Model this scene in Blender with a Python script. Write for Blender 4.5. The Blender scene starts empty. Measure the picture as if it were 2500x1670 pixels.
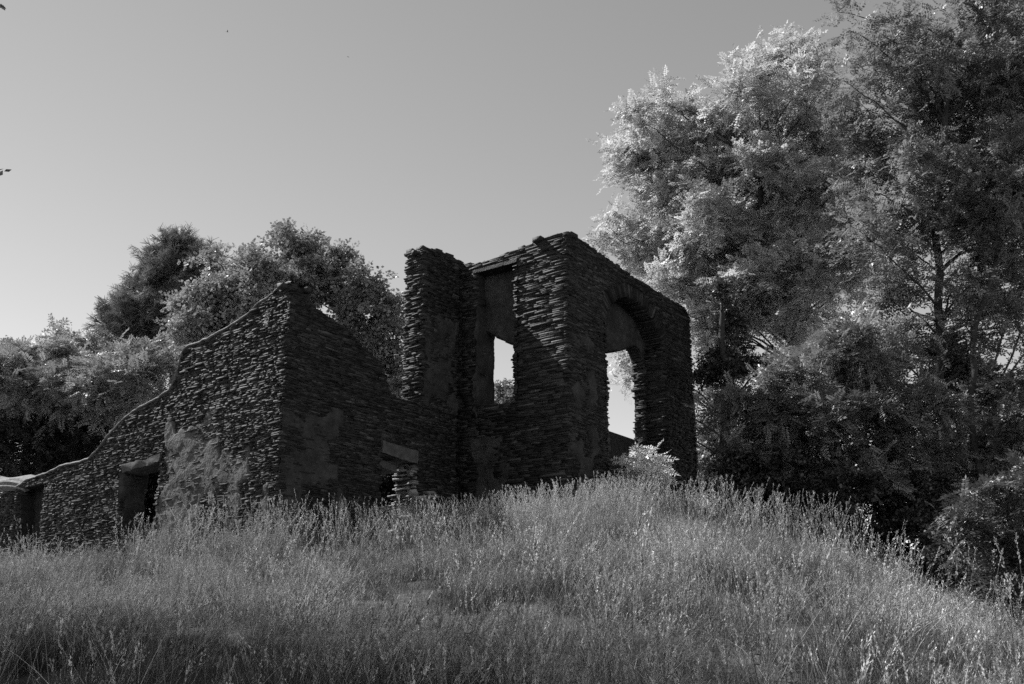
import bpy, math, random
import numpy as np
from mathutils import Vector

random.seed(7)
RNG = np.random.default_rng(7)
scene = bpy.context.scene
COL = scene.collection

# ------------------------------------------------------------------ camera, sky, sun, exposure
TILT = math.atan(0.32)
CT, ST = math.cos(TILT), math.sin(TILT)
cam_data = bpy.data.cameras.new('camera')
cam_data.lens = 36.0
cam_data.sensor_width = 36.0
cam_data.clip_end = 3000.0
cam = bpy.data.objects.new('camera', cam_data)
cam.rotation_euler = (math.radians(90) + TILT, 0, 0)
COL.objects.link(cam)
scene.camera = cam

SUN_EL = math.radians(47)
SUN_AZ = math.radians(-63.4)                 # clockwise from +Y: the sun stands left and a little behind the ruin
SUN_DIR = Vector((math.sin(SUN_AZ) * math.cos(SUN_EL), math.cos(SUN_AZ) * math.cos(SUN_EL), math.sin(SUN_EL)))
world = bpy.data.worlds.new('World')
scene.world = world
world.use_nodes = True
nt = world.node_tree
nt.nodes.clear()
w_out = nt.nodes.new('ShaderNodeOutputWorld')
w_bg = nt.nodes.new('ShaderNodeBackground')
w_sky = nt.nodes.new('ShaderNodeTexSky')
w_sky.sky_type = 'NISHITA'
w_sky.sun_disc = False
w_sky.sun_elevation = SUN_EL
w_sky.sun_rotation = SUN_AZ
w_sky.air_density = 1.0
w_sky.dust_density = 0.0
w_sky.ozone_density = 1.0
w_sep = nt.nodes.new('ShaderNodeSeparateColor')        # black-and-white film behind a red filter
nt.links.new(w_sky.outputs['Color'], w_sep.inputs[0])
nt.links.new(w_sep.outputs[0], w_bg.inputs['Color'])
w_bg.inputs['Strength'].default_value = 0.15
nt.links.new(w_bg.outputs[0], w_out.inputs['Surface'])

sun_data = bpy.data.lights.new('sun', 'SUN')
sun_data.energy = 5.0
sun_data.angle = math.radians(0.53)
sun_data.color = (1.0, 1.0, 1.0)             # monochrome photograph
sun = bpy.data.objects.new('sun', sun_data)
sun.rotation_euler = SUN_DIR.to_track_quat('Z', 'Y').to_euler()
sun.location = SUN_DIR * 60
COL.objects.link(sun)

scene.view_settings.view_transform = 'Standard'
scene.view_settings.look = 'None'
scene.view_settings.exposure = 0.85
scene.view_settings.gamma = 1.0
scene.view_settings.use_curve_mapping = False
scene.render.engine = 'CYCLES'
scene.cycles.use_denoising = False
scene.cycles.max_bounces = 6
scene.cycles.diffuse_bounces = 3
scene.cycles.transmission_bounces = 4
scene.cycles.transparent_max_bounces = 6

# ------------------------------------------------------------------ helpers
def at(x, y, Y):
    """Point at depth Y on the sight line through pixel (x, y) of the 2500 x 1670 photograph."""
    u, v = x - 1250.0, 835.0 - y
    dy = 2500 * CT - v * ST
    return np.array([u * Y / dy, Y, (2500 * ST + v * CT) * Y / dy])


def _hash(ix, iy, iz, seed):
    h = (ix * 374761393 + iy * 668265263 + iz * 2147483647 + seed * 1274126177) & 0xFFFFFFFF
    h = ((h ^ (h >> 13)) * 1274126177) & 0xFFFFFFFF
    h = h ^ (h >> 16)
    return (h & 0xFFFF) / 65535.0


def vnoise(x, y, z=0.0, seed=0):
    x, y, z = np.broadcast_arrays(np.asarray(x, float), np.asarray(y, float), np.asarray(z, float))
    x0, y0, z0 = np.floor(x), np.floor(y), np.floor(z)
    fx, fy, fz = x - x0, y - y0, z - z0
    fx, fy, fz = fx * fx * (3 - 2 * fx), fy * fy * (3 - 2 * fy), fz * fz * (3 - 2 * fz)
    a = [b.astype(np.int64) for b in (x0, y0, z0)]
    r = 0
    for i in (0, 1):
        for j in (0, 1):
            for k in (0, 1):
                wgt = (fx if i else 1 - fx) * (fy if j else 1 - fy) * (fz if k else 1 - fz)
                r = r + wgt * _hash(a[0] + i, a[1] + j, a[2] + k, seed)
    return r


def fbm(x, y, z=0.0, seed=0, octv=4):
    r, amp, tot = 0, 1.0, 0
    for o in range(octv):
        r = r + amp * vnoise(np.asarray(x) * 2 ** o, np.asarray(y) * 2 ** o, np.asarray(z) * 2 ** o, seed + o * 17)
        tot += amp
        amp *= 0.5
    return r / tot


class MB:
    """Collects vertices and quads with one tone value per face; build() links ONE mesh object."""
    def __init__(self):
        self.v, self.f, self.t, self.n = [], [], [], 0

    def add(self, V, F, tone=1.0):
        V = np.asarray(V, float).reshape(-1, 3)
        F = np.asarray(F, np.int64).reshape(-1, 4)
        self.v.append(V)
        self.f.append(F + self.n)
        self.t.append(np.broadcast_to(np.asarray(tone, float), (len(F),)))
        self.n += len(V)

    def mesh(self, name, mat, smooth=False):
        V = np.concatenate(self.v).astype(np.float32)
        F = np.concatenate(self.f).astype(np.int32)
        T = np.concatenate(self.t).astype(np.float32)
        tri = F[:, 3] < 0
        me = bpy.data.meshes.new(name)
        me.vertices.add(len(V))
        me.vertices.foreach_set('co', V.ravel())
        me.loops.add(F.size)
        me.loops.foreach_set('vertex_index', F.ravel())
        me.polygons.add(len(F))
        me.polygons.foreach_set('loop_start', np.arange(0, F.size, 4, dtype=np.int32))
        me.polygons.foreach_set('loop_total', np.full(len(F), 4, np.int32))
        if smooth:
            me.polygons.foreach_set('use_smooth', np.ones(len(F), bool))
        at_ = me.attributes.new('tone', 'FLOAT', 'FACE')
        at_.data.foreach_set('value', T)
        me.update(calc_edges=True)
        me.materials.append(mat)
        return me

    def build(self, name, mat, parent=None, smooth=False):
        o = bpy.data.objects.new(name, self.mesh(name, mat, smooth))
        COL.objects.link(o)
        if parent is not None:
            o.parent = parent
        return o


def tag(o, label=None, cat=None, group=None, kind=None):
    for k, val in (('label', label), ('category', cat), ('group', group), ('kind', kind)):
        if val:
            o[k] = val
    return o


def thing(name, label, cat, group=None):
    o = bpy.data.objects.new(name, None)
    COL.objects.link(o)
    return tag(o, label, cat, group)


def tube(mb, pts, rad, sides=6, tone=1.0):
    pts = np.asarray(pts, float)
    n = len(pts)
    rad = np.broadcast_to(np.asarray(rad, float), (n,))
    d = np.gradient(pts, axis=0)
    d /= np.linalg.norm(d, axis=1)[:, None] + 1e-9
    ref = np.array([0.31, 0.17, 0.93]) if abs(d[0] @ np.array([0.31, 0.17, 0.93])) < 0.9 else np.array([0.9, -0.4, 0.1])
    a = np.cross(d, ref)
    a /= np.linalg.norm(a, axis=1)[:, None] + 1e-9
    b = np.cross(d, a)
    th = np.arange(sides) * 2 * np.pi / sides
    V = pts[:, None] + rad[:, None, None] * (np.cos(th)[None, :, None] * a[:, None] + np.sin(th)[None, :, None] * b[:, None])
    i, j = np.meshgrid(np.arange(n - 1), np.arange(sides), indexing='ij')
    j2 = (j + 1) % sides
    F = np.stack([i * sides + j, i * sides + j2, (i + 1) * sides + j2, (i + 1) * sides + j], -1).reshape(-1, 4)
    mb.add(V.reshape(-1, 3), F, tone)


def wiggle(p0, p1, n=7, amp=0.08, sag=0.0, rng=RNG):
    p0, p1 = np.asarray(p0, float), np.asarray(p1, float)
    L = np.linalg.norm(p1 - p0)
    t = np.linspace(0, 1, n)[:, None]
    off = rng.normal(0, amp * L, (n, 3)) * np.sin(np.pi * t)
    off[1:-1] = (off[:-2] + 2 * off[1:-1] + off[2:]) / 4
    p = p0 + (p1 - p0) * t + off
    p[:, 2] += sag * L * np.sin(np.pi * t[:, 0])
    return p

# ------------------------------------------------------------------ materials (all neutral greys)
def mat_new(name):
    m = bpy.data.materials.new(name)
    m.use_nodes = True
    m.node_tree.nodes.clear()
    return m, m.node_tree


def N(t, typ, **kw):
    n = t.nodes.new(typ)
    for k, val in kw.items():
        setattr(n, k, val)
    return n


def grey_chain(t, base, scale, amount, use_tone=True, detail=6.0, big=None):
    """base grey x noise x per-face tone -> a colour socket"""
    pos = N(t, 'ShaderNodeNewGeometry')
    nz = N(t, 'ShaderNodeTexNoise')
    nz.inputs['Scale'].default_value = scale
    nz.inputs['Detail'].default_value = detail
    nz.inputs['Roughness'].default_value = 0.65
    t.links.new(pos.outputs['Position'], nz.inputs['Vector'])
    mr = N(t, 'ShaderNodeMapRange')
    mr.inputs['From Min'].default_value = 0.3
    mr.inputs['From Max'].default_value = 0.7
    mr.inputs['To Min'].default_value = base * (1 - amount)
    mr.inputs['To Max'].default_value = base * (1 + amount)
    t.links.new(nz.outputs[0], mr.inputs['Value'])
    out = mr.outputs[0]
    if big:
        n2 = N(t, 'ShaderNodeTexNoise')
        n2.inputs['Scale'].default_value = big[0]
        n2.inputs['Detail'].default_value = 4.0
        t.links.new(pos.outputs['Position'], n2.inputs['Vector'])
        m2 = N(t, 'ShaderNodeMapRange')
        m2.inputs['From Min'].default_value = 0.35
        m2.inputs['From Max'].default_value = 0.65
        m2.inputs['To Min'].default_value = 1 - big[1]
        m2.inputs['To Max'].default_value = 1 + big[1]
        t.links.new(n2.outputs[0], m2.inputs['Value'])
        mu = N(t, 'ShaderNodeMath', operation='MULTIPLY')
        t.links.new(out, mu.inputs[0])
        t.links.new(m2.outputs[0], mu.inputs[1])
        out = mu.outputs[0]
    if use_tone:
        a = N(t, 'ShaderNodeAttribute', attribute_name='tone')
        mu = N(t, 'ShaderNodeMath', operation='MULTIPLY')
        t.links.new(out, mu.inputs[0])
        t.links.new(a.outputs['Fac'], mu.inputs[1])
        out = mu.outputs[0]
    return out, pos


def solid_mat(name, base, scale=6.0, amount=0.35, rough=0.9, bump=None, tone=True, big=None):
    m, t = mat_new(name)
    c, pos = grey_chain(t, base, scale, amount, tone, big=big)
    p = N(t, 'ShaderNodeBsdfPrincipled')
    p.inputs['Roughness'].default_value = rough
    p.inputs['Specular IOR Level'].default_value = 0.25
    t.links.new(c, p.inputs['Base Color'])
    if bump:
        nb = N(t, 'ShaderNodeTexNoise')
        nb.inputs['Scale'].default_value = bump[0]
        nb.inputs['Detail'].default_value = 8.0
        t.links.new(pos.outputs['Position'], nb.inputs['Vector'])
        b = N(t, 'ShaderNodeBump')
        b.inputs['Strength'].default_value = 1.0
        b.inputs['Distance'].default_value = bump[1]
        t.links.new(nb.outputs[0], b.inputs['Height'])
        t.links.new(b.outputs[0], p.inputs['Normal'])
    o = N(t, 'ShaderNodeOutputMaterial')
    t.links.new(p.outputs[0], o.inputs['Surface'])
    return m


def leaf_mat(name, base, transl=0.35, gloss=0.06, scale=0.8, amount=0.25):
    m, t = mat_new(name)
    c, pos = grey_chain(t, base, scale, amount, True, detail=3.0)
    d = N(t, 'ShaderNodeBsdfDiffuse')
    tr = N(t, 'ShaderNodeBsdfTranslucent')
    g = N(t, 'ShaderNodeBsdfGlossy')
    g.inputs['Roughness'].default_value = 0.42
    g.inputs['Color'].default_value = (0.8, 0.8, 0.8, 1)
    t.links.new(c, d.inputs['Color'])
    t.links.new(c, tr.inputs['Color'])
    m1 = N(t, 'ShaderNodeMixShader')
    m1.inputs[0].default_value = transl
    t.links.new(d.outputs[0], m1.inputs[1])
    t.links.new(tr.outputs[0], m1.inputs[2])
    m2 = N(t, 'ShaderNodeMixShader')
    m2.inputs[0].default_value = gloss
    t.links.new(m1.outputs[0], m2.inputs[1])
    t.links.new(g.outputs[0], m2.inputs[2])
    o = N(t, 'ShaderNodeOutputMaterial')
    t.links.new(m2.outputs[0], o.inputs['Surface'])
    return m


M_STONE = solid_mat('slate_rubble', 0.030, 5.0, 0.4, 0.7, bump=(28.0, 0.02))
M_CORE = solid_mat('lime_mortar_core', 0.03, 7.0, 0.4, 0.95, bump=(20.0, 0.03), tone=False)
M_PLASTER = solid_mat('lime_plaster', 0.042, 4.0, 0.45, 0.95, bump=(18.0, 0.03), tone=False, big=(1.2, 0.3))
M_COPING = solid_mat('cement_coping', 0.2, 5.0, 0.3, 0.9, bump=(14.0, 0.02), tone=False)
M_LINTEL = solid_mat('sandstone_lintel', 0.085, 5.0, 0.45, 0.9, bump=(22.0, 0.012), tone=False)
M_BRICK = solid_mat('arch_slate', 0.03, 6.0, 0.5, 0.9, bump=(25.0, 0.01))
M_SUNSTONE = solid_mat('sunlit_toned_slate', 0.20, 5.0, 0.4, 0.7, bump=(28.0, 0.02))  # the same slate, lightened so the broken jamb looks sunlit
M_SUNPLASTER = solid_mat('sunlit_toned_plaster', 0.10, 4.0, 0.45, 0.95, bump=(18.0, 0.03), tone=False, big=(1.2, 0.3))  # lime plaster with sunlight put into its colour
M_EARTH = solid_mat('earth_and_thatch', 0.06, 3.0, 0.5, 1.0, bump=(9.0, 0.08), tone=False)
M_BARK = solid_mat('bark', 0.05, 9.0, 0.45, 0.95, bump=(30.0, 0.02), tone=False)
M_PALEBARK = solid_mat('weathered_wood', 0.17, 14.0, 0.6, 0.9, tone=False)
M_GRASS = leaf_mat('meadow_grass_blades', 0.25, 0.18, 0.01, 0.5, 0.45)
M_LOCUST = leaf_mat('locust_leaves', 0.42, 0.45, 0.04)
M_SUMAC = leaf_mat('sumac_leaves', 0.36, 0.28, 0.05)
M_BROAD = leaf_mat('broad_leaves', 0.32, 0.28, 0.05)
M_DARK_SHADELEAF = leaf_mat('dark_and_shade_toned_leaves', 0.07, 0.25, 0.05)  # dark vines, and undergrowth whose shade is put into the leaf colour
M_NEEDLE = leaf_mat('pine_needles', 0.16, 0.25, 0.05)
M_FLOWER = leaf_mat('pale_flowers', 0.5, 0.3, 0.03)
M_BIRD = solid_mat('dark_feathers', 0.03, 8.0, 0.3, 0.8, tone=False)

# ------------------------------------------------------------------ ground
GC = np.array([
    # x, y, z
    (0, 0, -1.65), (-6, 0, -1.7), (6, 0, -1.8), (0, -12, -2.4), (-14, -8, -2.3), (14, -8, -2.6),
    (0, 6, -.75), (-4, 6, -.75), (4, 6, -.85), (0, 12, .35), (-6, 12, .15), (5.5, 12, .1), (0, 18, 1.5), (-8, 18, .95), (-4, 18, 1.2), (6, 18, 1.2), (-9, 23, 1.75),
    (-15.8, 32, 2.8), (-9.4, 27.5, 2.55), (-5.2, 23.8, 2.3), (-2.44, 24.5, 2.3), (-3.3, 26, 2.5), (1.43, 25.2, 3.0), (3.07, 25.3, 3.2), (4.5, 25, 2.95),
    (6.2, 24, 2.6), (7.57, 22.5, 1.95), (8.3, 20, .85), (7.9, 16, -.2), (7, 12, -.3), (11, 12, -1.3), (13, 18, -1.2), (12, 24, .3), (13, 30, 1.0),
    (8.5, 29, 2.8), (6.5, 33, 4.7), (1.5, 28.4, 3.6), (4.2, 29.5, 4.1), (-2, 30, 4.0), (-5.5, 25.2, 2.8), (-17, 34, 3.1), (-3, 34, 4.6), (2, 36, 5.0), (-12, 38, 3.9), (8, 40, 4.6),
    (-20, 45, 4.2), (0, 50, 4.6), (16, 40, 2.2), (20, 50, 2.0), (-14, 20, 1.1), (-22, 24, 1.5), (-20, 10, -.2), (-14, 26, 2.1), (22, 22, -1.5), (22, 8, -2.5),
    (-40, 40, 3.6), (40, 40, 0), (0, 80, 3.5), (-40, 80, 3.5), (40, 80, 1), (-45, 0, -1), (45, 0, -3), (0, -40, -3), (-40, -40, -2.5), (40, -40, -3.5)], float)


def _tps(r):
    return np.where(r > 1e-9, r * r * np.log(r + 1e-12), 0.0)


def _tps_fit():
    P, z = GC[:, :2] / 20, GC[:, 2]
    n = len(P)
    A = np.zeros((n + 3, n + 3))
    A[:n, :n] = _tps(np.linalg.norm(P[:, None] - P[None], axis=2)) + np.eye(n) * 2e-3
    A[:n, n] = A[n, :n] = 1
    A[:n, n + 1:] = P
    A[n + 1:, :n] = P.T
    return np.linalg.solve(A, np.concatenate([z, np.zeros(3)]))


_W = _tps_fit()


def ground_z(x, y):
    x, y = np.asarray(x, float), np.asarray(y, float)
    sh = x.shape
    q = np.stack([x.ravel(), y.ravel()], 1)
    far = np.linalg.norm(q - [0, 20], axis=1)
    k = np.minimum(1, 60 / np.maximum(far, 1e-6))
    qc = ([0, 20] + (q - [0, 20]) * k[:, None]) / 20
    P = GC[:, :2] / 20
    z = np.zeros(len(q))
    for i in range(0, len(q), 20000):
        qq = qc[i:i + 20000]
        z[i:i + 20000] = _tps(np.linalg.norm(qq[:, None] - P[None], axis=2)) @ _W[:-3] + _W[-3] + qq @ _W[-2:]
    z = z * np.clip(1.25 - far / 400, 0, 1) - 6 * np.clip((far - 100) / 600, 0, 1)
    return z.reshape(sh)


def build_ground():
    g1 = np.concatenate([-np.geomspace(1200, 36, 22), np.linspace(-34, 34, 120), np.geomspace(36, 1200, 22)])
    X, Y = np.meshgrid(g1, g1 + 18, indexing='ij')
    Z = ground_z(X, Y) + 0.14 * (fbm(X * .7, Y * .7, seed=3) - .5)
    n = len(g1)
    i, j = np.meshgrid(np.arange(n - 1), np.arange(n - 1), indexing='ij')
    F = np.stack([i * n + j, (i + 1) * n + j, (i + 1) * n + j + 1, i * n + j + 1], -1)
    mb = MB()
    mb.add(np.stack([X, Y, Z], -1), F)
    tag(mb.build('ground', M_EARTH, smooth=True), kind='structure')


build_ground()

# ------------------------------------------------------------------ the ruin
ANG = math.radians(36.6)
DR = np.array([math.sin(ANG), math.cos(ANG), 0.0])      # runs away to the right
DL = np.array([-math.cos(ANG), math.sin(ANG), 0.0])     # runs away to the left
PC = np.array([1.62, 28.0, 0.0])                        # tower corner
PK = PC + DL * 4.12                                     # inner corner
PG = PK - DR * 6.78                                     # gable corner
UP = np.array([0, 0, 1.0])


def in_poly(s, z, poly):
    s, z = np.asarray(s, float), np.asarray(z, float)
    r = np.zeros(np.broadcast(s, z).shape, bool)
    n = len(poly)
    for i in range(n):
        (x0, y0), (x1, y1) = poly[i], poly[(i + 1) % n]
        c = ((y0 > z) != (y1 > z)) & (s < (x1 - x0) * (z - y0) / ((y1 - y0) or 1e-9) + x0)
        r ^= c
    return r


def region(outer, *holes):
    def f(s, z):
        r = in_poly(s, z, outer)
        for h in holes:
            r &= ~in_poly(s, z, h)
        return r
    return f


def core(mb, O, du, dn, T, inset, s0, s1, z0, z1, fn, c=0.07):
    """Solid masonry body: a slab of cells from depth inset to T (dn points out of the seen face)."""
    S, Z = np.arange(s0, s1, c), np.arange(z0, z1, c)
    cs, cz = np.meshgrid(S + c / 2, Z + c / 2, indexing='ij')
    m = np.pad(fn(cs, cz), 1)
    ii, jj = np.nonzero(m[1:-1, 1:-1])
    P = lambda i, j, d: O + np.outer(S[0] + i * c, du) + np.outer(Z[0] + j * c, UP) - np.outer(np.full(len(i), d), dn)

    def quads(sel, offs):
        i, j = ii[sel], jj[sel]
        if not len(i):
            return
        V = np.stack([P(i + a, j + b, d) for a, b, d in offs], 1)
        mb.add(V.reshape(-1, 3), np.arange(len(i) * 4).reshape(-1, 4))
    al = np.ones(len(ii), bool)
    a, b = inset, T
    quads(al, [(0, 0, a), (1, 0, a), (1, 1, a), (0, 1, a)])
    quads(al, [(0, 0, b), (0, 1, b), (1, 1, b), (1, 0, b)])
    I, J = ii + 1, jj + 1
    quads(~m[I - 1, J], [(0, 0, a), (0, 1, a), (0, 1, b), (0, 0, b)])
    quads(~m[I + 1, J], [(1, 0, a), (1, 0, b), (1, 1, b), (1, 1, a)])
    quads(~m[I, J - 1], [(0, 0, a), (0, 0, b), (1, 0, b), (1, 0, a)])
    quads(~m[I, J + 1], [(0, 1, a), (1, 1, a), (1, 1, b), (0, 1, b)])


def stones(mb, O, du, dn, s0, s1, z0, z1, fn, h=(.035, .085), L=(.14, .5), p=.045, gap=.010, big=.06, seed=0, und=.05, rough=1.0):
    """Courses of thin split stones standing out of a face by uneven amounts."""
    rng = np.random.default_rng(seed)
    rec = []
    z = z0
    while z < z1:
        hh = rng.uniform(*h) * (1.0 if rng.random() > .16 else rng.uniform(1.5, 2.1))
        s = s0 - rng.uniform(0, .4)
        while s < s1:
            ll = rng.uniform(*L) * (0.6 + 0.9 * rng.random())
            sub = 1 if (rng.random() > .12 and hh < .085) else 2
            rec.append((s, s + ll, z, z + hh * (1 if sub == 1 else .5)))
            if sub == 2:
                rec.append((s, s + ll, z + hh * .5, z + hh))
            s += ll
        z += hh
    R = np.array(rec)
    mid = (R[:, 0] + R[:, 1]) / 2
    off = und * (2 * fbm(mid * .45, R[:, 2] * .25, seed=seed + 5, octv=3) - 1) * 2
    zc = (R[:, 2] + R[:, 3]) / 2 + off
    k = fn(mid, zc) & fn(R[:, 0] + .02, zc) & fn(R[:, 1] - .02, zc)
    # stones crossing an edge are cut back to it, unevenly
    part = fn(mid, zc) & ~k
    for q in range(2):
        l_in = fn(R[:, 0] + .02, zc)
        r_in = fn(R[:, 1] - .02, zc)
        cut = .25 * (R[:, 1] - R[:, 0])
        R[:, 1] = np.where(part & ~r_in, R[:, 1] - cut, R[:, 1])
        R[:, 0] = np.where(part & ~l_in, R[:, 0] + cut, R[:, 0])
    keep = k | (part & (R[:, 1] - R[:, 0] > .06))
    R, off = R[keep], off[keep]
    n = len(R)
    if not n:
        return
    a0 = R[:, 0] + gap * rng.uniform(.2, 1, n)
    a1 = R[:, 1] - gap * rng.uniform(.2, 1, n)
    b0 = R[:, 2] + off + gap * rng.uniform(.1, .7, n)
    b1 = R[:, 3] + off - gap * rng.uniform(.1, .7, n)
    patch = fbm(mid[keep] * .8, R[:, 2] * 1.3, seed=seed + 9, octv=3)
    dep = -.012 + p * rng.uniform(-.5, 1, n) + np.where(rng.random(n) < .12, rng.uniform(0, big, n), 0) + .04 * (patch - .5)
    tilt = rng.uniform(-.03, .03, n) * rough
    yaw = rng.uniform(-.03, .03, n) * rough
    slope = rng.uniform(-.006, .006, n)
    J = lambda sc: rng.uniform(-sc, sc, n)
    am = (a0 + a1) / 2 + J(.04)
    V = []
    for inner in (0, 1):
        for ss, ys in ((a0, -1), (am, 0), (a1, 1)):
            for zz, ts in ((b0, -1), (b1, 1)):
                d = np.full(n, -.14) if inner else dep + yaw * ys + tilt * ts * .5 + J(.012 * rough) + (.008 if ys == 0 else 0)
                V.append(O + np.outer(ss + J(.008), du) + np.outer(zz + slope * ys + J(.004), UP) + np.outer(d, dn))
    V = np.stack(V, 1)       # n x 12 x 3: outer 0..5 (s-major), inner 6..11
    F = np.array([(0, 2, 3, 1), (2, 4, 5, 3), (1, 3, 9, 7), (3, 5, 11, 9), (0, 6, 8, 2), (2, 8, 10, 4), (0, 1, 7, 6), (4, 10, 11, 5)])
    Fa = (np.arange(n)[:, None, None] * 12 + F[None]).reshape(-1, 4)
    tone = np.clip(np.exp(rng.normal(-.08, .5, n)),   .3, 2.5) * (.6 + .8 * patch)
    mb.add(V.reshape(-1, 3), Fa, np.repeat(tone, 8))


def jamb(mb, O, du, dn, s, sdir, T, z0, z1, seed, **kw):
    """Stone courses on the reveal at wall coordinate s; sdir = +1 when the reveal looks towards +s."""
    stones(mb, O + du * s, -dn, du * sdir, 0.0, T, z0, z1, lambda a, b: (a > -.05) & (a < T + .05) & (b > z0) & (b < z1), seed=seed, L=(.2, .6), **kw)


def plaster(name, parent, O, du, dn, s0, s1, z0, z1, cov, seed, mat=None, c=.035, lift=.016, sc=2.3, fn=None):
    """A torn sheet of old plaster: lies over the stones where its mask is high and dives under them at its edge."""
    S, Z = np.arange(s0, s1, c), np.arange(z0, z1, c)
    A, B = np.meshgrid(S, Z, indexing='ij')
    e = 1 - np.maximum(np.abs((A - (s0 + s1) / 2) / ((s1 - s0) / 2)) ** 2.5, np.abs((B - (z0 + z1) / 2) / ((z1 - z0) / 2)) ** 2.5)
    m = fbm(A * sc, B * sc * .8, seed=seed, octv=6) * 1.5 + .5 * np.clip(e, -1, 1) - (1.6 - cov)
    k = np.clip(m / .22 + .4, 0, 1)
    d = -.09 + (lift + .09) * k + .05 * (fbm(A * 5, B * 5, seed=seed + 3, octv=4) - .5) + .05 * (fbm(A * 1.5, B * 1.5, seed=seed + 8, octv=2) - .5)
    V = O + A[..., None] * du + B[..., None] * UP + d[..., None] * dn
    n = len(Z)
    i, j = np.meshgrid(np.arange(len(S) - 1), np.arange(n - 1), indexing='ij')
    ok = np.maximum(np.maximum(k[:-1, :-1], k[1:, 1:]), np.maximum(k[1:, :-1], k[:-1, 1:])) > 0.02
    if fn is not None:
        inn = fn(A, B)
        ok &= inn[:-1, :-1] & inn[1:, 1:] & inn[1:, :-1] & inn[:-1, 1:]
    F = np.stack([i * n + j, (i + 1) * n + j, (i + 1) * n + j + 1, i * n + j + 1], -1)[ok]
    mb = MB()
    mb.add(V, F)
    return mb.build(name, mat or M_PLASTER, parent, smooth=True)


def slab(name, parent, O, du, dn, s0, s1, z0, z1, d0, d1, mat, seed=0, amp=.02, n=(14, 4, 4), drop=0.0):
    """One rough stone block (a lintel, a sill): a box of many faces with an uneven skin."""
    mb = MB()
    nu, nz, nd = n
    faces = []
    U, Zs, D = np.linspace(s0, s1, nu), np.linspace(z0, z1, nz), np.linspace(d0, d1, nd)

    def sheet(A, B, Cc):
        P = np.stack(np.broadcast_arrays(A, B, Cc), -1)
        q = P.reshape(-1, 3)
        w = [amp * 2 * (fbm(q[:, 0] * 3, q[:, 1] * 5, q[:, 2] * 5, seed=seed + 11 * a, octv=3) - .5) for a in range(3)]
        t = (q[:, 0] - s0) / (s1 - s0)
        X = O + np.outer(q[:, 0] + w[0], du) + np.outer(q[:, 1] + w[1] - drop * t, UP) + np.outer(q[:, 2] + w[2], dn)
        a, b = P.shape[:2]
        i, j = np.meshgrid(np.arange(a - 1), np.arange(b - 1), indexing='ij')
        mb.add(X, np.stack([i * b + j, (i + 1) * b + j, (i + 1) * b + j + 1, i * b + j + 1], -1))
    sheet(U[:, None], Zs[None, :], d1)
    sheet(U[:, None], Zs[None, ::-1], d0)
    sheet(U[:, None], z1, D[None, ::-1])
    sheet(U[:, None], z0, D[None, :])
    sheet(s0, Zs[:, None], D[None, :])
    sheet(s1, Zs[:, None], D[None, ::-1])
    return mb.build(name, mat, parent)


def coping(name, parent, O, du, dn, prof, T, mat, seed, th=.07, over=.05, step=.06):
    """A rounded skin of mortar laid along the broken top of a wall."""
    prof = np.array(prof, float)
    L = np.concatenate([[0], np.cumsum(np.linalg.norm(np.diff(prof, axis=0), axis=1))])
    t = np.arange(0, L[-1], step)
    s, z = np.interp(t, L, prof[:, 0]), np.interp(t, L, prof[:, 1])
    k = np.ones(5) / 5
    z = z + .10 * (np.floor(4 * vnoise(s * 2.1, z * 2.1, 0.0, seed + 2)) / 4 - .4) + .07 * (fbm(s * 3, z * 3, seed=seed + 6) - .5)
    s = np.convolve(np.pad(s, 2, 'edge'), k, 'valid')
    z = np.convolve(np.pad(z, 2, 'edge'), k, 'valid')
    sec = [(-T - over, -.10), (-T - over, .02), (-T * .8, .9), (-T * .5, 1.0), (-T * .2, .95), (.01, .75), (over, .35), (over + .01, -.1), (over - .02, -.35), (-.06, -.5)]
    rows = []
    for (d, hh) in sec:
        w = .09 * (fbm(s * 2.5, z * 2.5, d * 4, seed=seed, octv=4) - .5)
        w2 = .07 * (fbm(s * 4, z * 4, d * 4, seed=seed + 4, octv=4) - .5)
        rows.append(O + np.outer(s, du) + np.outer(z + th * hh + w, UP) + np.outer(np.full(len(s), d) + w2, dn))
    V = np.stack(rows, 1)
    n, mth = V.shape[:2]
    i, j = np.meshgrid(np.arange(n - 1), np.arange(mth - 1), indexing='ij')
    mb = MB()
    mb.add(V.reshape(-1, 3), np.stack([i * mth + j, (i + 1) * mth + j, (i + 1) * mth + j + 1, i * mth + j + 1], -1))
    return mb.build(name, mat, parent, smooth=True)


def loose_top(mb, O, du, dn, prof, T, seed, n_per_m=16):
    """Odd stones lying along a broken wall head, so its line is uneven."""
    rng = np.random.default_rng(seed)
    prof = np.array(prof, float)
    L = np.concatenate([[0], np.cumsum(np.linalg.norm(np.diff(prof, axis=0), axis=1))])
    for _ in range(int(L[-1] * n_per_m)):
        t = rng.uniform(0, L[-1])
        s, z = np.interp(t, L, prof[:, 0]), np.interp(t, L, prof[:, 1])
        ll, w, hh = rng.uniform(.12, .45), rng.uniform(.12, .35), rng.uniform(.02, .055)
        d = rng.uniform(-T + .1, .03)
        a = rng.normal(0, .1)
        c = np.array([[x, y, q] for x in (-ll / 2, ll / 2) for y in (-w, 0) for q in (-.10, hh)])
        c = c + rng.uniform(-.015, .015, c.shape)
        V = O + np.outer(s + c[:, 0], du) + np.outer(z + c[:, 2] + a * c[:, 0] - .02, UP) + np.outer(d + c[:, 1], dn)
        mb.add(V, [(0, 1, 3, 2), (4, 6, 7, 5), (0, 4, 5, 1), (2, 3, 7, 6), (1, 5, 7, 3), (0, 2, 6, 4)], rng.uniform(.6, 1.4))


ruin = thing('ruined_church', 'roofless slate church ruin with broken gable and arched tower on the grassy hilltop', 'ruin')
NL = -DR            # the way the left-hand faces look
NR = -DL            # the way the right-hand faces look
T = .75

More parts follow.
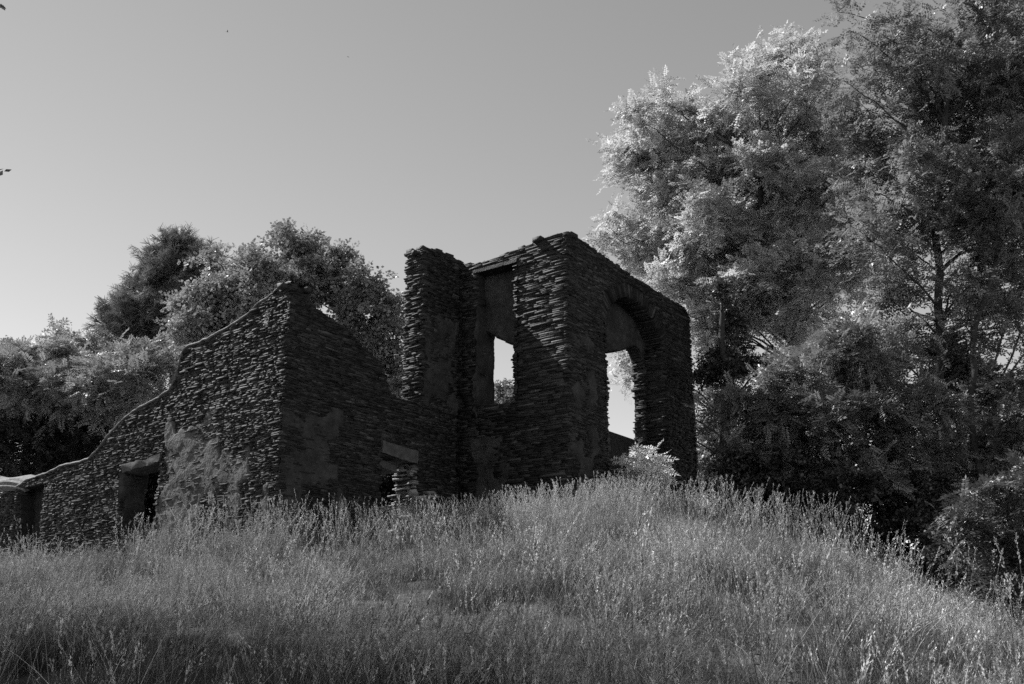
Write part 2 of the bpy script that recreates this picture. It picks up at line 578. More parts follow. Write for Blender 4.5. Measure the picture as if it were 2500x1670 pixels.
# --- gable side wall (left face, runs from the gable corner away to the left)
P1 = [(0, 9.62), (.24, 9.68), (.94, 9.46), (1.34, 9.34), (1.81, 9.1), (2.47, 8.92), (2.98, 8.82), (3.51, 8.75), (4.05, 8.70), (4.48, 8.57), (4.56, 8.3), (4.66, 7.9), (4.84, 7.57),
      (5.24, 7.4), (5.89, 7.26), (6.47, 7.16), (7.03, 6.94), (7.59, 6.64), (8.13, 6.22), (8.61, 5.97), (9.37, 5.93), (10.04, 5.9), (11.16, 5.79), (12.09, 5.68), (13.0, 5.45), (13.6, 5.3), (16.5, 5.2)]
poly1 = [(0, 1.2)] + P1 + [(16.5, 1.2)]
win1 = [(4.98, 2.6), (4.95, 5.5), (5.4, 5.56), (6.66, 5.36), (6.7, 4.5), (6.25, 3.6), (6.2, 2.6)]
bay1 = [(10.75, 2.0), (10.85, 5.47), (12.36, 5.5), (12.1, 4.6), (12.0, 2.0)]
f1 = region(poly1, win1, bay1)
mb = MB()
core(mb, PG, DL, NL, T - .06, .05, 0.07, 16.4, 1.2, 9.7, region([(0.07, 1.2)] + [(s, z - .05) for s, z in P1] + [(16.5, 1.2)], win1, bay1))
core(mb, PG, DL, NL, T - .03, .5, 10.5, 12.6, 1.8, 5.6, region([(10.5, 1.8), (10.5, 5.6), (12.6, 5.55), (12.6, 1.8)]))
body = mb.build('gable_wall', M_CORE, ruin)
mb = MB()
stones(mb, PG, DL, NL, 0, 14.8, 2.2, 9.75, f1, seed=11, h=(.025, .065), L=(.1, .38), p=.024, big=.045, und=.06, rough=.7)
jamb(mb, PG, DL, NL, 6.66, -1, T, 2.2, 5.4, 21, p=.06)
jamb(mb, PG, DL, NL, 12.3, -1, T, 2.2, 5.5, 22)
jamb(mb, PG, DL, NL, 4.96, 1, T, 2.2, 5.5, 23)
loose_top(mb, PG, DL, NL, P1[:-1], T, 24, 6)
mb.build('stonework', M_STONE, body)
coping('coping', body, PG, DL, NL, P1[:-1], T, M_COPING, 31, th=.055, over=.03)
slab('lintel', body, PG, DL, NL, 4.95, 6.75, 5.44, 5.66, -.62, .05, M_LINTEL, 41, .10, drop=.1)
plaster('plaster', body, PG + DL * 6.62, -NL, -DL, -.1, .8, 3.4, 5.6, .75, 63)  # sheet added to lighten the window jamb in place of sun
for k, (a, b, c_, d, cov, sd) in enumerate([(2.3, 4.95, 4.1, 6.6, .80, 51), (3.0, 4.97, 2.4, 5.0, .85, 52), (.9, 3.4, 3.2, 5.5, .62, 53), (.0, 1.3, 2.4, 4.6, .50, 54)]):
    plaster('plaster', body, PG, DL, NL, a, b, c_, d, cov, sd, M_SUNPLASTER)

# --- doorway wall with the tower stub (right-hand face from the gable corner to the inner corner)
P2 = [(0, 9.62), (.45, 9.43), (.82, 9.26), (1.28, 9.09), (2.06, 8.89), (2.88, 8.57), (3.48, 8.3), (3.67, 7.9), (3.85, 7.57), (4.2, 7.43), (4.64, 7.42), (5.15, 7.45)]
P2b = [(5.13, 8.2), (5.17, 9.4), (5.10, 10.6), (5.06, 11.6), (5.02, 12.28)]
P2c = [(5.02, 12.28), (5.25, 12.42), (5.7, 12.52), (6.2, 12.54), (6.78, 12.50)]
poly2 = [(0, 1.5)] + P2 + P2b + P2c + [(7.0, 12.5), (7.0, 1.5)]
door2 = [(3.62, 1.5), (3.6, 5.62), (4.86, 5.72), (5.0, 4.4), (5.05, 1.5)]
f2 = region(poly2, door2)
mb = MB()
core(mb, PG, DR, NR, T - .06, .05, .07, 7.1, 1.5, 12.5, region([(.07, 1.5)] + [(s, z - .05) for s, z in P2] + [(s + .07, z) for s, z in P2b] + [(s, z - .05) for s, z in P2c] + [(7.05, 12.4), (7.05, 1.5)], door2))
body = mb.build('doorway_wall', M_CORE, ruin)
mb = MB()
stones(mb, PG, DR, NR, 0, 6.95, 2.6, 12.6, f2, seed=12, h=(.022, .06), L=(.08, .42), p=.02, big=.03, und=.03, rough=.6)
jamb(mb, PG, DR, NR, 5.10, -1, T, 7.4, 12.32, 26, p=.045, big=.05, h=(.03, .08), rough=1.0)
loose_top(mb, PG, DR, NR, P2c, T, 27, 14)
loose_top(mb, PG, DR, NR, P2, T, 28, 8)
mb.build('stonework', M_STONE, body)
jm = MB()
jamb(jm, PG, DR, NR, 4.90, -1, T, 3.0, 5.6, 25, p=.10, big=.16, h=(.04, .10), rough=2.0)
rj = np.random.default_rng(62)
for k in range(46):                     # rubble spilling at the foot of the broken jamb
    c = PG + DR * rj.uniform(4.55, 5.25) + NR * rj.uniform(.0, .5) + UP * rj.uniform(3.7, 4.75)
    e = np.array([[x, y, z] for x in (-1, 1) for y in (-1, 1) for z in (-1, 1)]) * np.array([rj.uniform(.08, .2), rj.uniform(.08, .18), rj.uniform(.02, .05)]) * (1 + rj.uniform(-.25, .25, (8, 3)))
    a_ = rj.uniform(0, 3.1)
    b_ = rj.normal(0, .3)
    e = np.stack([e[:, 0] * math.cos(a_) - e[:, 1] * math.sin(a_), e[:, 0] * math.sin(a_) + e[:, 1] * math.cos(a_), e[:, 2] + b_ * e[:, 0]], 1)
    jm.add(c + e, [(0, 1, 3, 2), (4, 6, 7, 5), (0, 4, 5, 1), (2, 3, 7, 6), (1, 5, 7, 3), (0, 2, 6, 4)], rj.uniform(.6, 1.4))
jm.build('broken_jamb', M_SUNSTONE, body)
slab('lintel', body, PG, DR, NR, 3.55, 4.98, 5.70, 6.06, -.6, .075, M_LINTEL, 42, .07, drop=.08)
slab('lintel', body, PG, DR, NR, 3.6, 4.5, 5.42, 5.62, -.72, -.28, M_LINTEL, 43, .03, drop=.1)
plaster('plaster', body, PG, DR, NR, 5.2, 6.9, 7.4, 10.4, .85, 55)
plaster('plaster', body, PG, DR, NR, .0, 2.2, 3.0, 6.6, .66, 56)

# --- tower wall with the tall window (left face of the tower)
P3 = [(0, 12.44), (.8, 12.42), (1.5, 12.35), (2.0, 12.28), (2.9, 12.22), (3.4, 12.26), (3.7, 12.32), (4.12, 12.42)]
poly3 = [(0, 1.5)] + P3 + [(4.12, 1.5)]
win3 = [(1.95, 7.46), (1.93, 11.75), (2.2, 11.92), (3.36, 12.0), (3.36, 7.62)]
in3 = [(1.9, 7.5), (1.9, 9.2), (2.5, 9.54), (3.35, 10.06), (3.40, 10.06), (3.40, 7.6)]
f3 = region(poly3, win3)
mb = MB()
core(mb, PC, DL, NL, .42, .05, .07, 4.12, 1.5, 12.5, region([(.07, 1.5)] + [(s, z - .05) for s, z in P3] + [(4.12, 1.5)], win3))
core(mb, PC, DL, NL, T, .425, .07, 4.12, 1.5, 12.4, region([(.07, 1.5)] + [(s, z - .08) for s, z in P3] + [(4.12, 1.5)], in3))
body = mb.build('window_wall', M_CORE, ruin)
mb = MB()
stones(mb, PC, DL, NL, 0, 4.12, 3.0, 12.5, f3, seed=13, h=(.03, .075), L=(.2, .8), p=.018, big=.035, und=.02, rough=.6)
jamb(mb, PC, DL, NL, 3.38, -1, .42, 7.6, 12.0, 29, p=.03)
jamb(mb, PC, DL, NL, 1.94, 1, .42, 7.4, 11.8, 30, p=.05)
loose_top(mb, PC, DL, NL, P3, T, 73, 9)
mb.build('stonework', M_STONE, body)
slab('lintel', body, PC, DL, NL, 1.8, 3.5, 11.86, 11.98, -.4, .07, M_STONE, 44, .03)
plaster('plaster', body, PC - NL * .43, DL, NL, 1.7, 3.6, 9.0, 12.4, .95, 57, lift=.03, fn=region(poly3, in3))
plaster('plaster', body, PC + DL * 3.36 - NL * .76, NL, -DL, 0-.1, .85, 7.2, 10.8, .95, 58, lift=.035)
plaster('plaster', body, PC, DL, NL, 2.0, 3.6, 3.8, 6.6, .75, 59)

# --- arch wall (right-hand face of the tower)
P4 = [(0, 12.44), (.6, 12.42), (1.29, 12.42), (2.0, 12.36), (2.74, 12.3), (3.5, 12.26), (4.29, 12.22), (5.96, 12.17), (6.7, 12.12), (6.84, 12.18), (7.1, 12.2), (7.45, 12.15), (7.8, 12.0), (7.88, 11.6)]
TA = 1.12


def arch_pts(sl, sr, zs, zc, n=18, grow=0.0):
    a = (sr - sl) / 2
    r = zc - zs
    R_ = (a * a + r * r) / (2 * r)
    c0, c1 = (sl + sr) / 2, zc - R_
    th = math.asin(a / R_)
    q = np.linspace(-th, th, n)
    return [(c0 + (R_ + grow) * math.sin(t), c1 + (R_ + grow) * math.cos(t)) for t in q], (c0, c1, R_, th)


arc, (ac0, ac1, aR, ath) = arch_pts(2.15, 5.78, 10.42, 11.45)
poly4 = [(0, 1.8)] + P4 + [(7.88, 1.8)]
hole4 = [(2.02, 1.8), (2.1, 6.4)] + arc + [(5.74, 6.4), (5.72, 1.8)]
ring = arch_pts(2.15, 5.78, 10.42, 11.45, grow=.42)[0]
inn4 = [(2.0, 7.02), (2.1, 9.0), (2.6, 9.5), (4.06, 9.84), (4.45, 10.02), (4.8, 10.2), (5.1, 10.27), (5.31, 10.2), (5.52, 9.98), (5.64, 9.6), (5.66, 8.26), (5.6, 7.02)]
f4 = region(poly4, [(2.02, 1.8), (2.1, 6.4)] + [(2.1, 10.4)] + ring + [(5.76, 10.4), (5.74, 6.4), (5.72, 1.8)])
mb = MB()
core(mb, PC, DR, NR, .72, .05, .07, 7.82, 1.8, 12.45, region([(.07, 1.8)] + [(s, z - .05) for s, z in P4] + [(7.82, 1.8)], hole4))
core(mb, PC, DR, NR, TA, .725, .07, 7.8, 1.8, 12.4, region([(.07, 1.8)] + [(s, z - .1) for s, z in P4] + [(7.8, 1.8)], inn4))
body = mb.build('arch_wall', M_CORE, ruin)
mb = MB()
stones(mb, PC, DR, NR, 0, 7.9, 3.6, 12.5, f4, seed=14, h=(.022, .06), L=(.08, .42), p=.02, big=.03, und=.03, rough=.6)
jamb(mb, PC, DR, NR, 5.73, -1, TA, 4.4, 10.3, 34, p=.05)
jamb(mb, PC, DR, NR, 2.1, 1, .72, 4.4, 10.4, 35, p=.05)
jamb(mb, PC - NR * .7, DR, NR, 5.60, -1, .42, 7.1, 9.9, 39, p=.05)
stones(mb, PC + DR * 7.84, -NR, DR, 0, TA, 4.4, 12.0, lambda a, b: (a > -.03) & (a < TA) & (b < 12.0), seed=36, p=.06)
loose_top(mb, PC, DR, NR, P4[:-1], TA, 37, 12)
mb.build('stonework', M_STONE, body)
# ring of thin slates set on edge round the arch
mb = MB()
rg = np.random.default_rng(38)
nv = 58
for k in range(nv):
    q0 = -ath + 2 * ath * (k + .2) / nv
    q1 = -ath + 2 * ath * (k + .8) / nv
    r0, r1 = aR - .02 + rg.uniform(-.015, .015), aR + .40 + rg.uniform(-.06, .05)
    dpt = rg.uniform(-.04, .025)
    V = []
    for d in (dpt, -.5):
        for r_, q in ((r0, q0), (r0, q1), (r1, q1), (r1, q0)):
            V.append(PC + DR * (ac0 + r_ * math.sin(q)) + UP * (ac1 + r_ * math.cos(q)) + NR * (d + rg.uniform(-.006, .006)))
    mb.add(V, [(0, 1, 2, 3), (0, 4, 5, 1), (1, 5, 6, 2), (2, 6, 7, 3), (3, 7, 4, 0)], math.exp(rg.normal(-.15, .6)))
mb.build('arch_ring', M_BRICK, body)
plaster('plaster', body, PC - NR * .73, DR, NR, 2.0, 5.9, 9.3, 11.9, .85, 60, lift=.03, fn=region(poly4, inn4))
plaster('plaster', body, PC, DR, NR, .0, 1.6, 3.6, 9.6, .55, 61)

# --- pale weathered slab lying on the far left wall head
def weathered_slab():
    mb = MB()
    n, m_ = 40, 60
    U = np.linspace(0, 1, n)
    th = np.linspace(0, 2 * np.pi, m_, endpoint=False)
    p0 = PG + DL * 12.15 - NL * .35 + UP * 5.62
    p1 = PG + DL * 15.2 - NL * .2 + UP * 5.98
    V = []
    for u in U:
        c = p0 + (p1 - p0) * u + UP * .06 * math.sin(u * 7)
        wv = .46 * (0.55 + .5 * min(1, u * 3))
        hv = .17 * (0.6 + .45 * min(1, u * 4))
        for t in th:
            a, b = math.copysign(abs(math.cos(t)) ** .6, math.cos(t)), math.copysign(abs(math.sin(t)) ** .6, math.sin(t))
            k = 1 + .10 * math.sin(t * 9 + 1.3) + .06 * math.sin(t * 19 + u * 3) + .10 * (float(vnoise(t * 4, u * 3, 2.0, 8)) - .5)
            V.append(c + NL * a * wv * k + UP * (b * hv * k - a * .20))
    i, j = np.meshgrid(np.arange(n - 1), np.arange(m_), indexing='ij')
    mb.add(V, np.stack([i * m_ + j, i * m_ + (j + 1) % m_, (i + 1) * m_ + (j + 1) % m_, (i + 1) * m_ + j], -1))
    for e in (0, n - 1):
        c = len(mb.v) and np.mean(V[e * m_:(e + 1) * m_], axis=0)
        r_ = np.array(V[e * m_:(e + 1) * m_])
        for q in range(0, m_, 2):
            mb.add([c, r_[q], r_[(q + 1) % m_], r_[(q + 2) % m_]], [(0, 1, 2, 3)])
    o = mb.build('weathered_log', M_PALEBARK, smooth=True)
    tag(o, 'pale weathered log lying on the low far end of the gable wall', 'log')


weathered_slab()

# ------------------------------------------------------------------ leaves
def pinnate(pairs=7, leaflet=.17, wid=.075, droop=.22, rng=RNG):
    V, F = [], []
    z = lambda x: -droop * x * x
    for k in range(pairs):
        x = .22 + .74 * k / (pairs - 1)
        sz = leaflet * (1 - .35 * abs(k / (pairs - 1) - .4)) * rng.uniform(.85, 1.1)
        for sg in (1, -1):
            f_ = rng.uniform(.1, .45)
            d = np.array([f_, sg * 1.0, rng.uniform(-.45, .15)])
            d /= np.linalg.norm(d)
            sd = np.array([1, -sg * f_, rng.uniform(-.3, .3)])
            sd /= np.linalg.norm(sd)
            b = np.array([x, 0, z(x)])
            V += [b, b + d * sz * .5 + sd * wid / 2, b + d * sz, b + d * sz * .5 - sd * wid / 2]
    b = np.array([.97, 0, z(.97)])
    V += [b, b + np.array([leaflet * .5, wid / 2, -.03]), b + np.array([leaflet, 0, -.07]), b + np.array([leaflet * .5, -wid / 2, -.03])]
    V += [np.array([0, .006, 0]), np.array([0, -.006, 0]), np.array([1, -.004, z(1)]), np.array([1, .004, z(1)])]
    V = np.array(V)
    return V, np.arange(len(V)).reshape(-1, 4)


def broad_spray(nl=9, size=.3, rng=RNG):
    V = []
    for k in range(nl):
        x = (k + .5) / nl
        b = np.array([x * .85, 0, -.12 * x * x])
        d = np.array([rng.uniform(.1, 1), rng.choice([-1, 1]) * rng.uniform(.3, 1), rng.uniform(-.7, .4)])
        d /= np.linalg.norm(d)
        sd = np.cross(d, rng.normal(0, .5, 3) + [0, 0, 1])
        sd /= np.linalg.norm(sd)
        L = size * rng.uniform(.7, 1.15)
        V += [b + d * L * .12, b + d * L * .55 + sd * L * .33, b + d * L, b + d * L * .5 - sd * L * .33]
    V = np.array(V)
    return V, np.arange(len(V)).reshape(-1, 4)


def needle_tuft(nn=18, rng=RNG):
    V = []
    for k in range(nn):
        x = rng.uniform(0, .6)
        b = np.array([x, 0, 0])
        d = np.array([rng.uniform(.4, 1.1), *rng.normal(0, .55, 2)])
        d /= np.linalg.norm(d)
        sd = np.cross(d, rng.normal(0, 1, 3))
        sd /= np.linalg.norm(sd)
        L = rng.uniform(.35, .55)
        V += [b - sd * .02, b + sd * .02, b + d * L + sd * .012, b + d * L - sd * .012]
    V = np.array(V)
    return V, np.arange(len(V)).reshape(-1, 4)


def frames(d, up):
    d = d / (np.linalg.norm(d, axis=1)[:, None] + 1e-9)
    y = np.cross(up, d)
    y /= np.linalg.norm(y, axis=1)[:, None] + 1e-9
    z = np.cross(d, y)
    return np.stack([d, y, z], 2)       # columns


def scatter(mb, tmpl, P, D, U, S, tone):
    """Instances a leaf template as real faces."""
    V, F = tmpl
    R = frames(D, U)
    X = np.einsum('kij,nj->kni', R, V) * S[:, None, None] + P[:, None]
    k, n = X.shape[:2]
    Fa = (np.arange(k)[:, None, None] * n + F[None]).reshape(-1, 4)
    mb.add(X.reshape(-1, 3), Fa, np.repeat(tone, len(F)))


T_LOCUST = [pinnate(6, .24, .13) for _ in range(4)]
T_SUMAC = [pinnate(8, .27, .10, .35) for _ in range(4)]
T_BROAD = [broad_spray() for _ in range(5)]
T_NEEDLE = [needle_tuft() for _ in range(4)]


LEAF_K = 3.8


def crown(mb_leaf, mb_wood, blobs, tmpl, leaf, dens, rng, up=.35, per=7, twig=.55, shell=.5, tone=1.0, spread=.9, twigs=.12, flat=.8, droop=.25, clump=.3):
    """Leaf sprays through and round a set of (centre, radius) masses; twigs reach out to them from each mass's heart."""
    for c, r in blobs:
        n = max(3, int(LEAF_K * dens * r ** 2.1))
        m_ = max(3, int(5 + 5 * r))
        h_ = rng.normal(0, 1, (m_, 3))
        h_ /= np.linalg.norm(h_, axis=1)[:, None]
        u = h_[rng.integers(0, m_, n)] + rng.normal(0, clump, (n, 3))
        u /= np.linalg.norm(u, axis=1)[:, None]
        rad = r * rng.uniform(0, 1, n) ** shell * rng.uniform(.75, 1.2, n) * np.where(rng.random(n) < .12, rng.uniform(1.0, 1.4, n), 1)
        lump = .68 + .64 * vnoise(u[:, 0] * 2.2 + c[0], u[:, 1] * 2.2 + c[1], u[:, 2] * 2.2 + c[2], seed=5)
        q = c + u * (rad * lump)[:, None] * np.array([1, 1, flat])
        dv = u * .8 + rng.normal(0, .45, (n, 3)) + [0, 0, up]
        dv /= np.linalg.norm(dv, axis=1)[:, None]
        tl = twig * rng.uniform(.6, 1.4, n)
        k = np.arange(per)
        tt = (k + rng.uniform(0, .8, (n, per))) / per
        pos = q[:, None] + dv[:, None] * (tl[:, None] * tt)[..., None]
        pos[..., 2] -= droop * (tl[:, None] * tt ** 2)
        ld = dv[:, None] * .55 + rng.normal(0, spread, (n, per, 3)) * [1, 1, .55]
        ld[..., 2] -= .12
        un = rng.normal(0, .45, (n, per, 3)) + [-.25, -.1, 1.0]
        S = leaf * rng.uniform(.65, 1.25, (n, per))
        tn = tone * np.clip(rng.normal(1, .22, (n, per)), .45, 1.8)
        pos, ld, un, S, tn = pos.reshape(-1, 3), ld.reshape(-1, 3), un.reshape(-1, 3), S.ravel(), tn.ravel()
        pick = rng.integers(0, len(tmpl), len(S))
        for w in range(len(tmpl)):
            sel = pick == w
            if sel.any():
                scatter(mb_leaf, tmpl[w], pos[sel], ld[sel], un[sel], S[sel], tn[sel])
        for i in np.nonzero(rng.random(n) < twigs)[0]:
            p1 = q[i] + dv[i] * tl[i] * .8
            tube(mb_wood, wiggle(c, p1, 5, .06, rng=rng), np.linspace(.016, .004, 5), 4)


def limb_to(mb, base, tip, r0, r1, rng, sag=.05, n=9, amp=.05):
    tube(mb, wiggle(base, tip, n, amp, sag, rng), np.linspace(r0, r1, n), 7)


def px_blobs(lst, Y, dY=1.5, rng=RNG):
    out = []
    for b in lst:
        y = Y + (b[3] if len(b) > 3 else rng.uniform(-dY, dY))
        c = at(b[0], b[1], y)
        out.append((c, b[2] * math.hypot(y, c[2]) / 2600))
    return out


def make_tree(name, label, cat, blobs, base, forks, leaf_m, tmpl, leaf, dens, seed, group=None, trunk_r=.22, bark=None, limb_r=.06, **kw):
    """trunk (base -> fork points, then limbs to the masses) and crown, two parts under one Empty"""
    rng = np.random.default_rng(seed)
    root = thing(name, label, cat, group)
    w, lf = MB(), MB()
    base = np.array([base[0], base[1], float(ground_z(base[0], base[1])) - .15])
    pts = [base] + [np.asarray(f_, float) for f_ in forks]
    rr = np.linspace(trunk_r, trunk_r * .45, len(pts))
    path, rad = [], []
    for a in range(len(pts) - 1):
        seg = wiggle(pts[a], pts[a + 1], 7, .03, rng=rng)
        path += list(seg[:-1] if a < len(pts) - 2 else seg)
        rad += list(np.linspace(rr[a], rr[a + 1], 7)[: 6 if a < len(pts) - 2 else 7])
    rad = np.array(rad)
    rad[0] *= 1.5
    tube(w, path, rad, 9)
    path = np.array(path)
    for c, r in blobs:
        hd = np.linalg.norm((path - c)[:, :2], axis=1)
        dd = np.linalg.norm(path - c, axis=1) * .3 + 1.5 * np.abs((c[2] - path[:, 2]) - .85 * hd) + np.where(path[:, 2] > c[2] - .2 * r, 3.0, 0) + np.where(np.arange(len(path)) < len(path) * .3, 3.0, 0)
        k = int(np.argmin(dd))
        limb_to(w, path[k], c, max(.025, min(limb_r, rad[k] * .7)), .012, rng)
    crown(lf, w, blobs, tmpl, leaf, dens, rng, **kw)
    w.build('trunk', bark or M_BARK, root, smooth=True)
    lf.build('crown', leaf_m, root)
    return root


# ------------------------------------------------------------------ trees behind and beside the ruin
BACK = 'trees behind the ruin'
RIGHT = 'trees right of the ruin'

make_tree('pine_tree', 'dark bushy pine with a ragged spire, standing behind the low gable wall', 'tree',
          px_blobs([(432, 606, 29), (470, 646, 30), (505, 666, 25), (395, 656, 30), (440, 676, 38), (380, 706, 34), (340, 716, 25), (500, 716, 34), (440, 736, 47), (330, 761, 36), (290, 786, 29),
                    (260, 786, 20), (390, 786, 47), (470, 796, 47), (310, 826, 38), (400, 846, 43), (540, 756, 25), (434, 614, 12), (442, 604, 8), (498, 640, 11), (404, 660, 12), (470, 632, 10), (352, 722, 12), (300, 770, 11), (265, 795, 11)], 46, 1.0, np.random.default_rng(1)),
          (-14.7, 46), [at(440, 830, 46), at(440, 640, 46), at(434, 575, 46)], M_NEEDLE, T_NEEDLE, .6, 38, 101, BACK, trunk_r=.28,
          up=.9, per=7, twig=.75, spread=.35, twigs=.2, droop=0.0, shell=.45, flat=1.0)
make_tree('broadleaf_tree', 'mid-grey leafy tree between the pine and the gable peak', 'tree',
          px_blobs([(560, 680, 50), (610, 670, 45), (660, 690, 50), (520, 720, 40), (500, 760, 45), (570, 750, 60), (640, 740, 55), (480, 800, 45), (550, 810, 60), (530, 640, 22), (620, 640, 25), (450, 770, 28), (710, 700, 40)], 41, 1.2, np.random.default_rng(2)),
          (-10.5, 41), [at(580, 850, 41), at(590, 720, 41)], M_BROAD, T_BROAD, .62, 22, 102, BACK, per=8, twig=.6)
make_tree('broadleaf_tree', 'tall twin-topped leafy tree rising right behind the gable peak', 'tree',
          px_blobs([(720, 614, 38), (695, 594, 23), (760, 614, 29), (700, 664, 34), (760, 674, 38), (815, 639, 32), (850, 654, 32), (880, 684, 29), (830, 704, 42), (890, 744, 42), (940, 724, 32),
                    (960, 774, 29), (930, 814, 42), (970, 864, 32), (950, 914, 42), (890, 834, 42), (850, 784, 34), (970, 954, 34), (780, 734, 34)], 43, 1.5, np.random.default_rng(3)),
          (-6.9, 43), [at(842, 800, 43), at(838, 700, 43), at(770, 620, 43)], M_BROAD, T_BROAD, .62, 22, 103, BACK, per=8, twig=.6, tone=.8, trunk_r=.26)
make_tree('sumac_tree', 'bright sumac with long feathered leaves hanging close behind the falling wall top', 'tree',
          px_blobs([(390, 880, 45), (330, 880, 50), (270, 890, 50), (300, 940, 55), (370, 930, 45), (230, 930, 50), (260, 985, 50), (330, 985, 40)], 36, 1.0, np.random.default_rng(4)),
          (-12.3, 36.5), [at(320, 1010, 36.3), at(320, 930, 36)], M_SUMAC, T_SUMAC, .55, 21, 104, BACK, per=7, twig=.5, trunk_r=.12, tone=.8)
make_tree('sumac_tree', 'bright sumac at the left edge over the dark thicket', 'tree',
          px_blobs([(130, 880, 50), (60, 890, 50), (180, 920, 45), (0, 900, 50), (100, 940, 55), (30, 960, 50), (-60, 920, 60), (160, 980, 45)], 37.5, 1.0, np.random.default_rng(5)),
          (-17, 38), [at(90, 1020, 37.8), at(100, 930, 37.5)], M_SUMAC, T_SUMAC, .55, 20, 105, BACK, per=7, twig=.5, trunk_r=.12, tone=.75)
make_tree('broadleaf_tree', 'low rounded tree on the left skyline beyond the sumacs', 'tree',
          px_blobs([(130, 835, 30), (60, 855, 32), (190, 860, 32), (240, 850, 32), (290, 860, 30), (10, 860, 34), (-50, 870, 40), (110, 880, 40), (220, 885, 40), (140, 808, 14)], 47, 1.5, np.random.default_rng(6)),
          (-21, 47.5), [at(130, 930, 47), at(140, 850, 47)], M_BROAD, T_BROAD, .55, 18, 106, BACK, per=8, twig=.6, tone=1.1)
make_tree('thicket_shrub', 'thicket with shade in its leaf colour filling the gap left of the gable wall', 'shrub',
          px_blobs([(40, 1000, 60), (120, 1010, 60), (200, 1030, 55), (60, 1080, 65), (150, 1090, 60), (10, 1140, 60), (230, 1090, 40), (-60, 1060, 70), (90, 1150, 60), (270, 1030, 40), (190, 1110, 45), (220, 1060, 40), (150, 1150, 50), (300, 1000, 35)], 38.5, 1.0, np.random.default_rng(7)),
          (-17.5, 39), [at(100, 1100, 38.6)], M_DARK_SHADELEAF, T_SUMAC, .6, 18, 107, BACK, per=7, twig=.5, trunk_r=.1, tone=.7)
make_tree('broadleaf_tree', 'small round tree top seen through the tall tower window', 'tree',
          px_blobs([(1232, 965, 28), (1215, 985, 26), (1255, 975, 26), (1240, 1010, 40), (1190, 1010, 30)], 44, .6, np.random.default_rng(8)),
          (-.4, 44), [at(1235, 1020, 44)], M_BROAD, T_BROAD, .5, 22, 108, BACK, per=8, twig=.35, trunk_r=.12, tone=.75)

make_tree('shade_toned_shrub', 'added bush that darkens the inside of the ruin behind the narrow doorway', 'shrub',  # added to stand for the darkness inside the doorway
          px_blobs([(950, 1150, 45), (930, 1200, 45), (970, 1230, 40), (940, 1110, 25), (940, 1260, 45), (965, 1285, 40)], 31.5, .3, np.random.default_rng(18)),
          (-3.6, 31.6), [at(945, 1200, 31.5)], M_DARK_SHADELEAF, T_BROAD, .35, 50, 109, None, per=8, twig=.3, trunk_r=.05, tone=.6)
make_tree('shade_toned_shrub', 'added bush that darkens the ruin behind the broken window of the gable wall', 'shrub',  # added so the window opening stays dark
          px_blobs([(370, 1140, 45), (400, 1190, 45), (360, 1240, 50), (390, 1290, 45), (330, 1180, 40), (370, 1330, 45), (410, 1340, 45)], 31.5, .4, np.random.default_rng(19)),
          (-10.4, 31.6), [at(375, 1220, 31.5)], M_DARK_SHADELEAF, T_BROAD, .35, 44, 110, None, per=8, twig=.3, trunk_r=.05, tone=.6)

# the great locusts on the right
make_tree('locust_tree', 'broad sunlit locust with feathery leaves spreading over the tower', 'tree',
          px_blobs([(1536, 375, 48), (1570, 300, 48), (1613, 250, 35), (1588, 230, 22), (1665, 270, 44), (1570, 430, 66), (1639, 350, 74), (1725, 300, 66), (1800, 230, 75), (1870, 190, 65), (1915, 130, 45), (1930, 105, 25), (1960, 200, 55),
                    (1708, 420, 79), (1800, 360, 90), (1900, 300, 90), (2010, 230, 50), (1622, 500, 74), (1708, 540, 83), (1800, 480, 95), (1900, 430, 95), (2000, 380, 85), (1510, 570, 39), (1476, 565, 22), (1570, 590, 52), (1639, 620, 66),
                    (1725, 650, 74), (1820, 610, 90), (1920, 560, 95), (2010, 500, 85), (1588, 680, 44), (1674, 730, 57), (1760, 760, 80), (1860, 720, 85), (1950, 680, 85), (2040, 620, 80), (1519, 830, 30), (1536, 900, 39), (1570, 870, 35), (1553, 960, 19), (1708, 800, 52), (1790, 830, 60), (1880, 800, 65), (1970, 760, 65), (2050, 710, 60), (2090, 560, 55), (2080, 660, 50), (1830, 700, 60)],
                   37, 2.2, np.random.default_rng(9)),
          (10.4, 37.5), [at(1960, 950, 37.5), at(1930, 790, 37.2), at(1860, 560, 36.8), at(1850, 400, 36.5)], M_LOCUST, T_LOCUST, .56, 17, 111, RIGHT, trunk_r=.2, per=7, twig=.75, twigs=.25, tone=1.1, limb_r=.05)
